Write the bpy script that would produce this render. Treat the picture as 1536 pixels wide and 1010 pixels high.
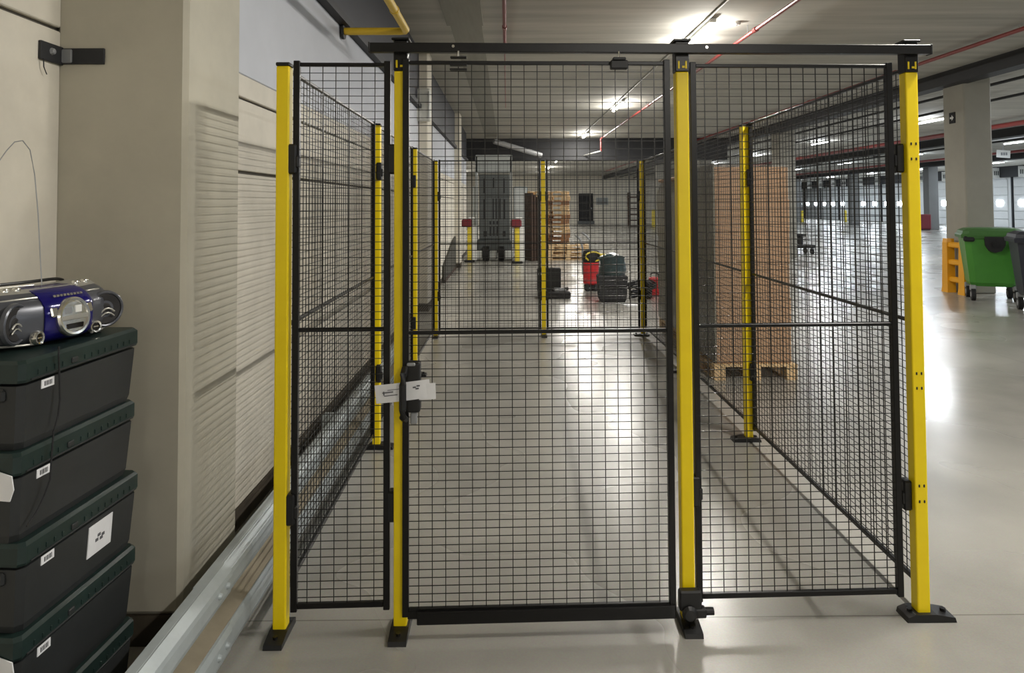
import bpy, bmesh, math, random
from mathutils import Vector, Matrix, Euler
random.seed(7)
R = math.radians
for o in list(bpy.data.objects): bpy.data.objects.remove(o)
S = bpy.context.scene
C = bpy.context.collection

# ---------------------------------------------------------------- camera
EYE = 1.61; FPX = 1080.0; CX, CY = 768.0, 270.0
PITCH, YAW, ROLL = R(2.0), R(0.42), R(-0.25)
cam = bpy.data.cameras.new('camera'); camo = bpy.data.objects.new('camera', cam); C.objects.link(camo)
CROT = Matrix.Rotation(-YAW, 3, 'Z') @ Matrix.Rotation(R(90) + PITCH, 3, 'X') @ Matrix.Rotation(ROLL, 3, 'Z')
camo.location = (0, 0, EYE); camo.rotation_euler = CROT.to_euler()
cam.sensor_width = 36; cam.lens = FPX * 36 / 1536
cam.shift_x = (768 - CX) / 1536; cam.shift_y = (CY - 505) / 1536
cam.clip_start = .05; cam.clip_end = 300
S.camera = camo
def ray(px, py): return CROT @ Vector(((px - CX) / FPX, -(py - CY) / FPX, -1))
def G(px, py, z=0.0):                      # pixel -> point on a horizontal plane (default the floor)
    d = ray(px, py); t = (z - EYE) / d.z
    return Vector((d.x * t, d.y * t, z))
def AT(px, py, y):                         # pixel -> point at a known depth
    d = ray(px, py); t = y / d.y
    return Vector((d.x * t, y, EYE + d.z * t))
# ---------------------------------------------------------------- world, exposure
w = bpy.data.worlds.new('world'); S.world = w; w.use_nodes = True
w.node_tree.nodes['Background'].inputs[0].default_value = (.6, .65, .7, 1)
w.node_tree.nodes['Background'].inputs[1].default_value = .15
vs = S.view_settings
vs.view_transform = 'Standard'; vs.look = 'None'; vs.gamma = 1; vs.use_curve_mapping = False; vs.exposure = 0.33
LAMP_W = 115.0
CEIL = 4.0

# ---------------------------------------------------------------- materials
def lin(c): return tuple(((v/255)/12.92 if v/255 <= .04045 else ((v/255+.055)/1.055)**2.4) for v in c)
MATS = {}
def mat(name, rgb, rough=.5, metal=0, var=0, scale=8, bump=0, emit=0, stretch=None, spec=.5, alpha=1):
    if name in MATS: return MATS[name]
    m = bpy.data.materials.new(name); m.use_nodes = True; nt = m.node_tree; n = nt.nodes; l = nt.links
    b = n['Principled BSDF']; col = lin(rgb) + (1,)
    b.inputs['Base Color'].default_value = col; b.inputs['Roughness'].default_value = rough
    b.inputs['Metallic'].default_value = metal; b.inputs['Specular IOR Level'].default_value = spec
    if alpha < 1: b.inputs['Alpha'].default_value = alpha
    if emit:
        b.inputs['Emission Color'].default_value = col; b.inputs['Emission Strength'].default_value = emit
    if var or bump:
        tc = n.new('ShaderNodeTexCoord'); mp = n.new('ShaderNodeMapping'); l.new(tc.outputs['Object'], mp.inputs[0])
        if stretch: mp.inputs['Scale'].default_value = stretch
        nz = n.new('ShaderNodeTexNoise'); nz.inputs['Scale'].default_value = scale; nz.inputs['Detail'].default_value = 6
        nz.inputs['Roughness'].default_value = .62
        l.new(mp.outputs[0], nz.inputs[0])
        if var:
            rp = n.new('ShaderNodeValToRGB'); rp.color_ramp.elements[0].position = .3; rp.color_ramp.elements[1].position = .7
            rp.color_ramp.elements[0].color = tuple(c*(1-var) for c in col[:3]) + (1,)
            rp.color_ramp.elements[1].color = tuple(min(1, c*(1+var)) for c in col[:3]) + (1,)
            l.new(nz.outputs['Fac'], rp.inputs[0]); l.new(rp.outputs[0], b.inputs['Base Color'])
        if bump:
            bp = n.new('ShaderNodeBump'); bp.inputs['Strength'].default_value = bump; bp.inputs['Distance'].default_value = .01
            l.new(nz.outputs['Fac'], bp.inputs['Height']); l.new(bp.outputs[0], b.inputs['Normal'])
    MATS[name] = m
    return m
YEL = mat('yellow_paint', (255, 222, 0), .42, var=.04, scale=6)
BLK = mat('black_powder_coat', (14, 13, 13), .34, var=.12, scale=30, spec=.35)
WIRE = mat('black_wire', (16, 15, 14), .3, spec=.4)
PLB = mat('black_plastic', (16, 16, 17), .45)
CONC = mat('beige_concrete', (184, 179, 163), .8, var=.1, scale=2.2, bump=.12)
COLD = mat('dark_grey_column_paint', (112, 113, 112), .6, var=.06, scale=2)
CONCL = mat('pale_concrete', (214, 208, 194), .8, var=.09, scale=3, bump=.15)
CONCD = mat('grey_concrete_column', (150, 147, 136), .6, var=.08, scale=1.5, bump=.05)
BLUEW = mat('blue_grey_plaster', (196, 199, 206), .7, var=.05, scale=1.5)
NAVY = mat('dark_navy_cladding', (46, 48, 56), .6, var=.12, scale=2)
DARKS = mat('dark_steel', (34, 35, 38), .6, var=.1, scale=3)
GROOVE = mat('dark_joint_filler', (96, 92, 84), .9)
BASE = mat('dark_brown_base_coating', (74, 66, 54), .8, var=.25, scale=5)
CEILM = mat('board_marked_concrete', (172, 170, 162), .85, var=.2, scale=1.6, bump=.1, stretch=(.18, 2.4, 1))
CEILP = mat('grey_fibre_board', (140, 139, 130), .85, var=.08, scale=3, stretch=(5, .4, 1))
GALV = mat('galvanised_steel', (178, 186, 188), .5, .35, var=.12, scale=7, bump=.03)
REDP = mat('red_pipe_paint', (120, 42, 38), .4, var=.08, scale=4)
YELP = mat('yellow_pipe_paint', (214, 178, 48), .45, var=.06, scale=5)
LAMPM = mat('lamp_diffuser', (255, 248, 232), .5, emit=9)
LAMPC = mat('lamp_diffuser_cool', (246, 249, 255), .5, emit=9)
WHT = mat('white_paint', (226, 226, 222), .5)
GREYM = mat('grey_metal', (150, 152, 154), .4, .3)
CRATE = mat('charcoal_plastic', (43, 45, 46), .5, var=.12, scale=9, bump=.04)
LIDM = mat('dark_green_plastic', (28, 45, 42), .42, var=.2, scale=12, bump=.05)
PAPER = mat('white_paper', (232, 232, 234), .7, var=.03, scale=20)
INK = mat('grey_print', (96, 96, 100), .8)
INKD = mat('black_print', (34, 34, 36), .8)
CHROME = mat('chrome', (224, 222, 214), .16, .9)
SILV = mat('silver_plastic', (176, 174, 166), .34, .45)
GRAPH = mat('graphite_plastic', (88, 90, 96), .32, .35, var=.06, scale=10)
BLUE = mat('blue_lacquer', (20, 15, 98), .14, .1)
GLASSD = mat('dark_glass', (28, 24, 20), .08)
CONE = mat('speaker_cloth', (40, 38, 38), .75, var=.2, scale=60)
CARD = mat('cardboard', (164, 124, 84), .55, var=.08, scale=3)
FILM = mat('stretch_film', (230, 225, 215), .12, alpha=.13)
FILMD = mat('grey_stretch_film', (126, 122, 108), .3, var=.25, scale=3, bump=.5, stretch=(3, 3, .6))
FILMB = mat('dark_stretch_film', (96, 84, 74), .3, var=.25, scale=3, bump=.5, stretch=(3, 3, .6))
WOOD = mat('pale_pallet_wood', (214, 184, 140), .75, var=.16, scale=4)
WOODR = mat('red_brown_pallet_wood', (160, 116, 78), .75, var=.2, scale=4)
GREEN = mat('green_bin_plastic', (66, 132, 46), .42, var=.06, scale=4)
GREEND = mat('dark_green_bin_lid', (58, 104, 44), .5, var=.08, scale=4)
NAVYB = mat('dark_navy_bin_plastic', (30, 34, 46), .45, var=.08, scale=4)
RUB = mat('black_rubber', (22, 22, 22), .7)
ORNG = mat('amber_plastic', (232, 164, 22), .4, var=.06, scale=4)
RED = mat('red_plastic', (196, 28, 34), .4)
REDD = mat('dark_red_plastic', (112, 28, 38), .5)
YELG = mat('signal_yellow', (228, 204, 60), .45)
MACH = mat('mid_grey_truck_paint', (170, 174, 172), .5, var=.06, scale=3)
MACHD = mat('dark_grey_truck_paint', (80, 84, 84), .45, var=.1, scale=4)
TEALB = mat('dark_teal_bag', (42, 58, 60), .3, var=.3, scale=12, bump=.5)
OLIVE = mat('olive_board', (66, 64, 55), .7, var=.1, scale=4)
BROWN = mat('dark_brown_board', (70, 52, 42), .7, var=.2, scale=5)
DOORW = mat('white_door_panel', (214, 216, 216), .55, var=.03, scale=2)
DAY = mat('daylight_pane', (240, 248, 255), .3, emit=14)
TUBEG = mat('grey_conduit', (176, 176, 170), .45, .3)

def floor_mat():
    m = bpy.data.materials.new('polished_concrete_floor'); m.use_nodes = True; nt = m.node_tree; n = nt.nodes; l = nt.links
    b = n['Principled BSDF']; tc = n.new('ShaderNodeTexCoord')
    def noise(sc, det, stretch=(1, 1, 1)):
        mp = n.new('ShaderNodeMapping'); mp.inputs['Scale'].default_value = stretch; l.new(tc.outputs['Object'], mp.inputs[0])
        z = n.new('ShaderNodeTexNoise'); z.inputs['Scale'].default_value = sc; z.inputs['Detail'].default_value = det
        l.new(mp.outputs[0], z.inputs[0]); return z
    a = noise(1.3, 9); r = n.new('ShaderNodeValToRGB'); l.new(a.outputs['Fac'], r.inputs[0])
    r.color_ramp.elements[0].position = .12; r.color_ramp.elements[1].position = .88
    r.color_ramp.elements[0].color = lin((128, 126, 120)) + (1,); r.color_ramp.elements[1].color = lin((172, 169, 161)) + (1,)
    f = noise(140, 3); mx = n.new('ShaderNodeMix'); mx.data_type = 'RGBA'; mx.blend_type = 'OVERLAY'; mx.inputs[0].default_value = .16
    l.new(r.outputs[0], mx.inputs[6]); l.new(f.outputs['Color'], mx.inputs[7])
    # saw-cut joint across the bay, every 6 m
    sp = n.new('ShaderNodeSeparateXYZ'); l.new(tc.outputs['Object'], sp.inputs[0])
    def M(op, x, y=None):
        k = n.new('ShaderNodeMath'); k.operation = op
        for i, v in enumerate((x, y)):
            if v is None: continue
            if isinstance(v, (int, float)): k.inputs[i].default_value = v
            else: l.new(v, k.inputs[i])
        return k.outputs[0]
    def joint(axis, off, per, wd):
        return M('LESS_THAN', M('ABSOLUTE', M('SUBTRACT', M('FLOORED_MODULO', M('ADD', sp.outputs[axis], per/2 - off), per), per/2)), wd)
    j = M('MAXIMUM', joint(1, 2.86, 6.1, .0035), joint(0, 5.2, 6.4, .0035))
    mj = n.new('ShaderNodeMix'); mj.data_type = 'RGBA'; l.new(M('MULTIPLY', j, .55), mj.inputs[0])
    l.new(mx.outputs[2], mj.inputs[6]); mj.inputs[7].default_value = lin((84, 80, 72)) + (1,)
    l.new(mj.outputs[2], b.inputs['Base Color'])
    rr = noise(.6, 2); rm = n.new('ShaderNodeMapRange'); l.new(rr.outputs['Fac'], rm.inputs[0])
    rm.inputs['From Min'].default_value = 0; rm.inputs['From Max'].default_value = 1; rm.clamp = False
    rm.inputs['To Min'].default_value = .14; rm.inputs['To Max'].default_value = .42
    l.new(rm.outputs[0], b.inputs['Roughness'])
    b.inputs['Specular IOR Level'].default_value = .55
    return m
FLOOR = floor_mat()

# ---------------------------------------------------------------- builders
class B:
    def __init__(s): s.bm = bmesh.new()
    def box(s, c, d, bev=0, rot=None, seg=1):
        m = Matrix.Translation(c) @ (rot.to_4x4() if rot else Matrix()) @ Matrix.Diagonal((d[0], d[1], d[2], 1))
        r = bmesh.ops.create_cube(s.bm, size=1, matrix=m)
        if bev:
            es = list({e for v in r['verts'] for e in v.link_edges})
            bmesh.ops.bevel(s.bm, geom=es, offset=bev, segments=seg, affect='EDGES', profile=.5)
        return s
    def span(s, x0, x1, y0, y1, z0, z1, bev=0, seg=1):
        return s.box(((x0+x1)/2, (y0+y1)/2, (z0+z1)/2), (abs(x1-x0), abs(y1-y0), abs(z1-z0)), bev, None, seg)
    def cyl(s, p0, p1, r, seg=12, r2=None):
        p0, p1 = Vector(p0), Vector(p1); d = p1 - p0
        m = Matrix.Translation((p0+p1)/2) @ d.to_track_quat('Z', 'Y').to_matrix().to_4x4()
        bmesh.ops.create_cone(s.bm, cap_ends=True, segments=seg, radius1=r, radius2=r if r2 is None else r2, depth=d.length, matrix=m)
        return s
    def rings(s, rs, cap=True, close=True):
        vs_ = [[s.bm.verts.new(p) for p in r] for r in rs]
        for a, b in zip(vs_, vs_[1:]):
            k = len(a)
            for i in range(k if close else k-1):
                s.bm.faces.new((a[i], a[(i+1) % k], b[(i+1) % k], b[i]))
        if cap and close:
            s.bm.faces.new(vs_[0][::-1]); s.bm.faces.new(vs_[-1])
        return s
    def tube(s, pts, r, seg=8):
        pts = [Vector(p) for p in pts]; rs = []
        for i, p in enumerate(pts):
            t = (pts[min(i+1, len(pts)-1)] - pts[max(i-1, 0)]).normalized()
            up = Vector((0, 0, 1)) if abs(t.z) < .9 else Vector((1, 0, 0))
            a = t.cross(up).normalized(); b = t.cross(a).normalized()
            rs.append([p + (a*math.cos(2*math.pi*k/seg) + b*math.sin(2*math.pi*k/seg))*r for k in range(seg)])
        return s.rings(rs)
    def prism(s, poly, axis, a, b):       # poly 2d in the two other axes (in order), extruded along axis
        def P(u, v, t):
            return [(t, u, v), (u, t, v), (u, v, t)][axis]
        return s.rings([[P(u, v, a) for u, v in poly], [P(u, v, b) for u, v in poly]])
    def lathe(s, prof, seg=24, mtx=None):
        mtx = mtx or Matrix()
        return s.rings([[mtx @ Vector((r*math.cos(2*math.pi*k/seg), r*math.sin(2*math.pi*k/seg), z)) for k in range(seg)] for r, z in prof])
    def build(s, name, m, parent=None, loc=None, rot=None, smooth=False):
        bmesh.ops.recalc_face_normals(s.bm, faces=s.bm.faces[:])
        me = bpy.data.meshes.new(name); s.bm.to_mesh(me); s.bm.free(); me.materials.append(m)
        if smooth:
            for p in me.polygons: p.use_smooth = True
            try: me.set_sharp_from_angle(angle=R(35))
            except Exception: pass
        o = bpy.data.objects.new(name, me); C.objects.link(o)
        if parent: o.parent = parent
        if loc is not None: o.location = loc
        if rot is not None: o.rotation_euler = rot
        return o
def tag(o, label=None, cat=None, group=None, kind=None):
    if label: o['label'] = label
    if cat: o['category'] = cat
    if group: o['group'] = group
    if kind: o['kind'] = kind
    return o
def thing(name, label, cat, loc=(0, 0, 0), rotz=0, group=None):
    o = bpy.data.objects.new(name, None); C.objects.link(o); o.location = loc; o.rotation_euler = (0, 0, rotz)
    o.empty_display_size = .1
    return tag(o, label, cat, group)
def struct(name, b, m, parent=None, label=None, smooth=False):
    o = b.build(name, m, parent, smooth=smooth)
    if not parent: tag(o, label, None, None, 'structure')
    return o
def sroot(name, label=None):
    o = bpy.data.objects.new(name, None); C.objects.link(o); tag(o, label, None, None, 'structure'); return o
def copy_tree(o, parent=None):
    c = o.copy(); C.objects.link(c)
    if parent: c.parent = parent
    for ch in o.children: copy_tree(ch, c)
    return c

# ================================================================ STRUCTURE
XN, XW, XC = -1.675, -1.352, -1.20          # near wall, recessed wall, face of wall columns
struct('floor', B().span(-14, 36, -14, 96, -.2, 0), FLOOR, label='glossy grey beige concrete floor with saw-cut joints')
struct('ceiling', B().span(-14, 36, -14, 96, CEIL, CEIL+.3), CEILM, label='grey board-marked concrete ceiling')
# left wall: precast panels with open joints
wl = sroot('wall_left', 'pale precast concrete wall beside the cage')
struct('backing', B().span(-2.2, XW-.02, 2.75, 24, 0, CEIL), GROOVE, wl)
wn = sroot('wall_near', 'pale precast concrete wall behind the crates')
struct('backing', B().span(-2.2, XN-.02, -14, 2.75, 0, CEIL), GROOVE, wn)
for z0, z1 in ((0, 2.268), (2.284, CEIL)):
    struct('wall_panel', B().span(XN-.03, XN, -14, 2.70, z0, z1, .004), CONCL, wn)
for z0, z1, m in ((.105, 1.775, CONCL), (1.793, 2.155, CONCL), (2.17, 2.285, CONCL), (2.287, 3.08, BLUEW)):
    struct('wall_panel', B().span(XW-.03, XW, 3.2, 24, z0, z1, .004), m, wl)
struct('dark_cladding', B().span(XW-.03, XW+.01, 3.2, 24, 3.14, CEIL), NAVY, wl)
struct('steel_ledge', B().span(XW-.03, XW+.07, 3.2, 24, 3.08, 3.14), DARKS, wl)
struct('baseboard_left', B().span(XW-.03, XW+.004, 3.24, 24, 0, .105), BASE, label='dark brown base strip of the left wall')
cols = [2.70, 11.0, 18.6]
for i, y in enumerate(cols):
    cr = sroot('wall_column' if i == 0 else 'wall_column', None); cr.name = 'wall_column'
    cr['label'] = ['thick beige concrete column standing behind the stacked crates', 'beige wall column beside the back half of the cage', 'pale wall column next to the olive board'][i]
    c = struct('shaft', B().span(XN-.02, XC, y, y+.54, .11, CEIL, .018, 1), CONC if i == 0 else CONCL, cr)
    struct('dark_base', B().span(XN-.02, XC-.002, y+.002, y+.538, 0, .11), BASE, cr)
# far side of the left wall, back wall, dock wall, wall behind the camera
struct('wall_recess', B().span(-14, -2.2, 23.8, 24.0, 0, CEIL), CONCL, label='return of the left wall')
struct('wall_opening_shade', B().span(-4.5, -1.52, 27.0, 27.1, 0, CEIL), DARKS, label='dark panel in place of the shaded opening behind the grey lift truck')  # dark panel stands in for the shade inside an open doorway
struct('wall_back', B().span(-14, 15, 60, 60.2, 0, CEIL), CONCL, label='pale far wall behind the pallets')
struct('wall_far', B().span(15, 36, 95, 95.2, 0, CEIL).span(15, 15.2, 60, 95, 0, CEIL), DOORW, label='far end wall of the dock aisle')
struct('wall_behind', B().span(-14, 36, -14.2, -14, 0, CEIL), CONCL, label='concrete wall behind the viewer')
XD = 33.0
wr = sroot('wall_right', 'white wall with a row of dock doors')
struct('wall_body', B().span(XD, XD+.3, -14, 95, 0, CEIL), DOORW, wr)
struct('lintel', B().span(XD-.35, XD, 20, 95, 3.3, CEIL), DARKS, wr)
nd = 0
pane_me = None
for k in range(12):
    yc = 40.7 + k*4.1; nd += 1
    d = sroot('door_%d' % nd, 'white sectional dock door with two small bright panes')
    d.location = (XD-.03, yc, 0)
    for s_ in range(6):
        struct('door_section', B().box((0, 0, .27+s_*.53), (.05, 3.5, .50), .008), DOORW, d)
    for dy in (-1.02, 1.02):
        B().box((-.03, dy, 1.60), (.02, .62, .34), .05).build('pane', DAY, d)
    struct('door_jamb', B().box((-.02, 1.9, 1.65), (.09, .12, 3.3)), DARKS, d)
# ceiling beams
struct('beam_long', B().span(7.95, 8.25, -14, 60, 3.75, CEIL), DARKS, label='dark beam running the length of the hall')
struct('beam_cross', B().span(-2, 7.95, 25.8, 26.3, 3.22, CEIL), DARKS, label='dark beam crossing above the pallets')
struct('ceiling_board', B().span(-.78, -.30, 6.2, 9.4, CEIL-.03, CEIL).span(-.74, -.32, 9.4, 25, CEIL-.012, CEIL), CEILP, label='grey fibre board strip under the ceiling')
for x in (16.0, 24.5):
    struct('beam_long', B().span(x, x+.4, -14, 95, 3.72, CEIL), DARKS, label='dark far ceiling beam')
# hall columns
def hall_col(x, y, wx, wy, lab, m=CONCD):
    o = struct('hall_column', B().span(x-wx/2, x+wx/2, y, y+wy, 0, CEIL, .03, 2), m, label=lab); return o
hall_col(8.42, 12.75, .50, .62, 'square grey concrete column behind the green bin')
hall_col(8.42, 21.5, .5, .62, 'grey concrete column behind the cardboard load')
hall_col(8.42, 30.3, .5, .62, 'grey concrete column')
hall_col(8.42, 39.1, .5, .62, 'grey concrete column')
for y in (43.5, 53.3, 63.8, 73):
    hall_col(25.9, y, .6, .6, 'dark grey column near the dock doors', COLD)

# ================================================================ CEILING LIGHTS AND PIPES
def lamp(x, y, cool, lab, grp, powr=LAMP_W):
    t = thing('tube_light', lab, 'ceiling light', (x, y, CEIL), 0, grp)
    B().box((0, 0, -.035), (.09, 1.58, .05), .008).build('housing', WHT, t)
    B().box((0, 0, -.075), (.075, 1.5, .035), .012).build('diffuser', LAMPC if cool else LAMPM, t)
    li = bpy.data.lights.new('tube_light_glow', 'AREA'); li.shape = 'RECTANGLE'; li.size = .028; li.size_y = 1.45
    li.energy = powr; li.color = ((.80, .90, 1) if x > 15 else (.92, .96, 1)) if cool else (1, .965, .90)
    lo = bpy.data.objects.new('tube_light_glow', li); C.objects.link(lo); lo.parent = t; lo.location = (0, 0, -.1)
    for yy in ((-.45, .45) if not cool else (0,)):        # sideways light of the round tube
        pl_ = bpy.data.lights.new('tube_side_glow', 'POINT'); pl_.shadow_soft_size = .016
        pl_.energy = powr*(.30 if not cool else .5); pl_.color = li.color
        po = bpy.data.objects.new('tube_side_glow', pl_); C.objects.link(po); po.parent = t; po.location = (0, yy, -.2)
for k in range(10):
    lamp(2.65, -11.4 + 7.1*k, False, 'lit white tube light in the row above the cage', 'tube lights above the cage')
for k in range(8):
    lamp(12.0, -8.1 + 7.1*k, True, 'lit white tube light in the row beyond the concrete column', 'tube lights beyond the column')
for k in range(9):
    lamp(19.6, -1 + 7.1*k, True, 'lit white tube light in the middle row of the hall', 'tube lights in the middle of the hall', LAMP_W*.9)
for k in range(8):
    lamp(28.4, 20.3 + 7.1*k, True, 'lit white tube light in the row next to the dock doors', 'tube lights by the dock doors', LAMP_W*1.15)
for k in range(3):  # unseen lamps added to brighten the far wall
    lamp(-3.2, 36 + 7.1*k, False, 'added unseen tube light beyond the dark cross beam', 'added tube lights beyond the cross beam')
def conduit(name, lab, cat, pts, r, m, extra=None):
    t = thing(name, lab, cat, pts[0])
    o = Vector(pts[0])
    B().tube([Vector(p)-o for p in pts], r, 10).build('run', m, t, smooth=True)
    return t, o
conduit('conduit', 'thin pale conduit linking the tube lights above the cage', 'conduit', [(2.58, -12, CEIL-.018), (2.58, 56, CEIL-.018)], .016, TUBEG)
for x, z, r, lab in ((3.22, 3.86, .026, 'slim red sprinkler pipe beside the tube lights'), (6.86, 3.92, .03, 'red sprinkler pipe beside the dark ceiling beam'), (-.02, 3.90, .024, 'red sprinkler pipe straight above the cage door')):
    yend = {3.22: 24.5, 6.86: 50, -.02: 10.4}[x]
    t, o = conduit('sprinkler_pipe', lab, 'pipe', [(x, -12, z), (x, yend, z)], r, REDP)
    for y in (6.3, 9.2, 12.6, 16.2, 20, 24.2):
        if y < yend - .1:
            B().cyl((0, y+12-.05, 0), (0, y+12+.05, 0), r*1.35, 10).build('coupling', REDP, t)
            B().cyl((0, y+12+.3, 0), (0, y+12+.3, CEIL-z), .005, 6).build('hanger', GREYM, t)
    if x == 3.22:
        B().tube([(0, yend+12, 0), (0, yend+12, -.42)], .03, 8).build('drop', REDP, t)
        B().tube([(0, yend+12, -.42), (-.6, yend+13.8, -.5)], .024, 8).build('branch', TUBEG, t)
    if x == -.02:
        B().tube([(0, yend+12, .0), (0, yend+18.6, .02)], .010, 8).build('thin_run', REDP, t)
        B().cyl((0, yend+12-.02, 0), (0, yend+12+.02, 0), .05, 12).build('flange', REDP, t)
for x, z, m, r, lab in ((9.4, 3.9, DARKS, .03, 'thin black cable run nearest the dark beam'), (10.6, 3.85, DARKS, .03, 'thin black cable run before the second lamp row'), (14.2, 3.82, REDP, .07, 'thick red sprinkler main in the middle of the hall'), (15.0, 3.9, DARKS, .04, 'thin black cable run beside the thick red main'), (18, 3.85, DARKS, .04, 'thin black cable run before the middle lamp row'), (22.2, 3.85, REDP, .06, 'red sprinkler main nearer the dock doors')):
    conduit('ceiling_pipe', lab, 'pipe', [(x, -12, z), (x, 92, z)], r, m)
t, o = conduit('ventilation_pipe', 'pale round pipe slanting under the dark cross beam', 'pipe', [tuple(AT(741, 212, 24.5)), tuple(AT(812, 233, 25.2))], .09, GREYM)
B().tube([(.1, .05, -.03), (.1, .05, CEIL-o.z)], .01, 6).build('hanger', GREYM, t)
# yellow gas pipe at upper left
p0 = AT(511, 47, 5.85); p1 = AT(610, 47, 5.85)
p0.x = XW+.012; p0.z = p1.z = (p0.z+p1.z)/2
t = thing('gas_pipe', 'yellow gas pipe bending off the upper left wall', 'pipe', p0)
L_ = p1.x - p0.x
B().tube([(0.01, 0, 0), (L_-.05, 0, 0), (L_-.015, -.012, 0), (L_, -.05, 0), (L_, -9, 0)], .031, 12).build('pipe_run', YELP, t, smooth=True)
B().cyl((0, 0, 0), (.02, 0, 0), .065, 16).build('wall_flange', DARKS, t)
B().cyl((L_, -.62, 0), (L_, -.66, 0), .036, 12).build('joint_ring', YELP, t)
# smoke detector
t = thing('smoke_detector', 'small white round smoke detector on the ceiling', 'smoke detector', (3.02, 9.35, CEIL))
B().lathe([(.0, -.045), (.04, -.045), (.055, -.03), (.06, 0), (0, 0)], 20).build('dome', WHT, t, smooth=True)
B().cyl((0, 0, -.05), (0, 0, -.044), .014, 10).build('sensor', GREYM, t)

# ================================================================ GUARD RAIL
t = thing('guard_rail', 'galvanised steel guard rail along the left wall', 'guard rail', (-.985, 0, 0))
prof = [(-.06, .335), (-.03, .338), (-.004, .315), (0, .30), (0, .26), (-.008, .238), (-.088, .222), (-.092, .150), (-.008, .128), (0, .105), (0, .055), (-.006, .035), (-.05, .02)]
def strip(off): return prof + [(x-.006, z + (.004 if i == 0 else 0)) for i, (x, z) in list(enumerate(prof))[::-1]]
for i, (a, b) in enumerate(((-3, 2.62), (2.45, 6.9))):
    dx = .004 if i % 2 == 0 else 0
    B().prism([(x+dx, z) for x, z in strip(0)], 1, a, b).build('rail_beam', GALV, t)
    if b < 5:
        for z in (.285, .08):
            for dy in (-.05, -.12):
                B().lathe([(0, .012), (.008, .01), (.012, 0), (0, 0)], 10, Matrix.Translation((dx, b+dy, z)) @ Matrix.Rotation(R(90), 4, 'Y')).build('bolt', GALV, t)
B().prism([(-.088, .1515), (-.012, .1305), (-.012, .133), (-.088, .155)], 1, -3, 6.88).build('reflection_strip', mat('beige_wall_reflection', (150, 140, 120), .95, var=.15, scale=6), t)  # beige strip paints the wall's reflection onto the valley's lower slope
for y in (.6, 4.6, 6.6):
    B().box((-.14, y, .15), (.08, .06, .30), .004).build('rail_post', GALV, t)

# ================================================================ SAFETY CAGE
HP = 2.16
PL = [(-.857, 2.775), (-.872, 4.85), (-.880, 6.88), (-.874, 8.86)]
PR = [(1.606, 2.85), (1.640, 4.95), (1.660, 6.95), (1.668, 8.90)]
PM = (.448, 8.88); P2 = (-.408, 2.79); P3 = (.689, 2.823)
FA = math.atan2(PR[0][1]-PL[0][1], PR[0][0]-PL[0][0])
def post(p, lab, foot, top, rz=0, clips=(), slots=False, h=HP):
    t = thing('fence_post', lab, 'post', (p[0], p[1], 0), rz)
    hh = h - (.03 if top else .012)
    B().box((0, 0, .012 + (hh-.012)/2), (.05, .05, hh-.012), .005, None, 2).build('upright', YEL, t)
    if foot == 'y':
        b = B(); b.prism([(-.105, 0), (.075, 0), (.075, .02), (.035, .03), (-.03, .03), (-.10, .016)], 0, -.034, .034)
        b.build('foot', PLB, t)
        B().cyl((0, -.068, .015), (0, -.068, .03), .009, 8).build('anchor_bolt', BLK, t)
    else:
        s = -.02 if foot == 'xl' else .02
        b = B(); b.prism([(-.095+s, 0), (.095+s, 0), (.09+s, .018), (.04, .03), (-.04, .03), (-.09+s, .018)], 1, -.042, .042)
        b.build('foot', PLB, t)
        for q in (-.065, .065): B().cyl((q+s, 0, .018), (q+s, 0, .034), .011, 8).build('anchor_bolt', BLK, t)
    if top:
        B().span(-.027, .027, -.028, .028, h-.03, h+.088, .003).build('rail_bracket', BLK, t)
        for q in (-.014, .014): B().box((q, -.029, h-.004), (.007, .003, .03), .001).build('bracket_slot', YEL, t)
        B().box((.004, -.029, h-.012), (.01, .003, .008)).build('bracket_slot', YEL, t)
        B().span(-.034, .034, -.034, .034, h+.088, h+.098, .002).build('clamp_plate', BLK, t)
    else:
        B().box((0, 0, h-.005), (.054, .054, .014), .003).build('cap', PLB, t)
    for (cx, cy, z) in clips:
        o = B().box((cx, cy, z), (.034, .05, .115), .006).box((cx + (.012 if cx > 0 else -.012), cy-.005, z-.01), (.03, .035, .05), .006).build('panel_clip', PLB, t)
    if slots:
        for z in (1.845, 1.785, .945, .888, .512, .452):
            for q in (-.0085, .0105):
                B().box((q, -.0255, z), (.006, .003, .011), .001).build('slot', INKD, t)
    return t
CZ = (1.79, .465)
post(PL[0], 'yellow fence post at the guard rail corner of the cage', 'y', False, 0, [(.036, 0, z) for z in CZ])
post(P2, 'yellow fence post on the lock side of the cage door', 'y', True, 0, [(-.036, .01, z) for z in CZ])
post(P3, 'yellow fence post on the hinge side of the cage door', 'y', True, 0, [(.036, .01, z) for z in (.50,)])
post(PR[0], 'yellow fence post with paired slots at the outer front corner', 'xr', True, 0, [(-.04, .02, z) for z in CZ], True)
post(PL[1], 'yellow fence post along the wall side, first behind the front corner', 'xr', False, 0, [(.02, -.03, z) for z in (1.84, .50)])
post(PL[2], 'yellow fence post along the wall side, second behind the front corner', 'xr', False, 0, [(.0, -.036, z) for z in (1.84, .50)])
post(PL[3], 'yellow fence post at the rear corner by the wall', 'y', False, 0, [(.036, 0, z) for z in (1.72, .50)])
post(PM, 'yellow fence post in the middle of the rear fence', 'y', False, 0, [(-.036, 0, z) for z in (1.72, .50)] + [(.036, 0, z) for z in (1.72, .50)])
post(PR[1], 'yellow fence post in front of the cardboard load', 'xl', False, 0, [(.02, -.03, z) for z in (1.79, .47)])
post(PR[2], 'yellow fence post beside the cardboard load', 'xl', False, 0, [(.0, -.036, z) for z in (1.79, .47)])
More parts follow.
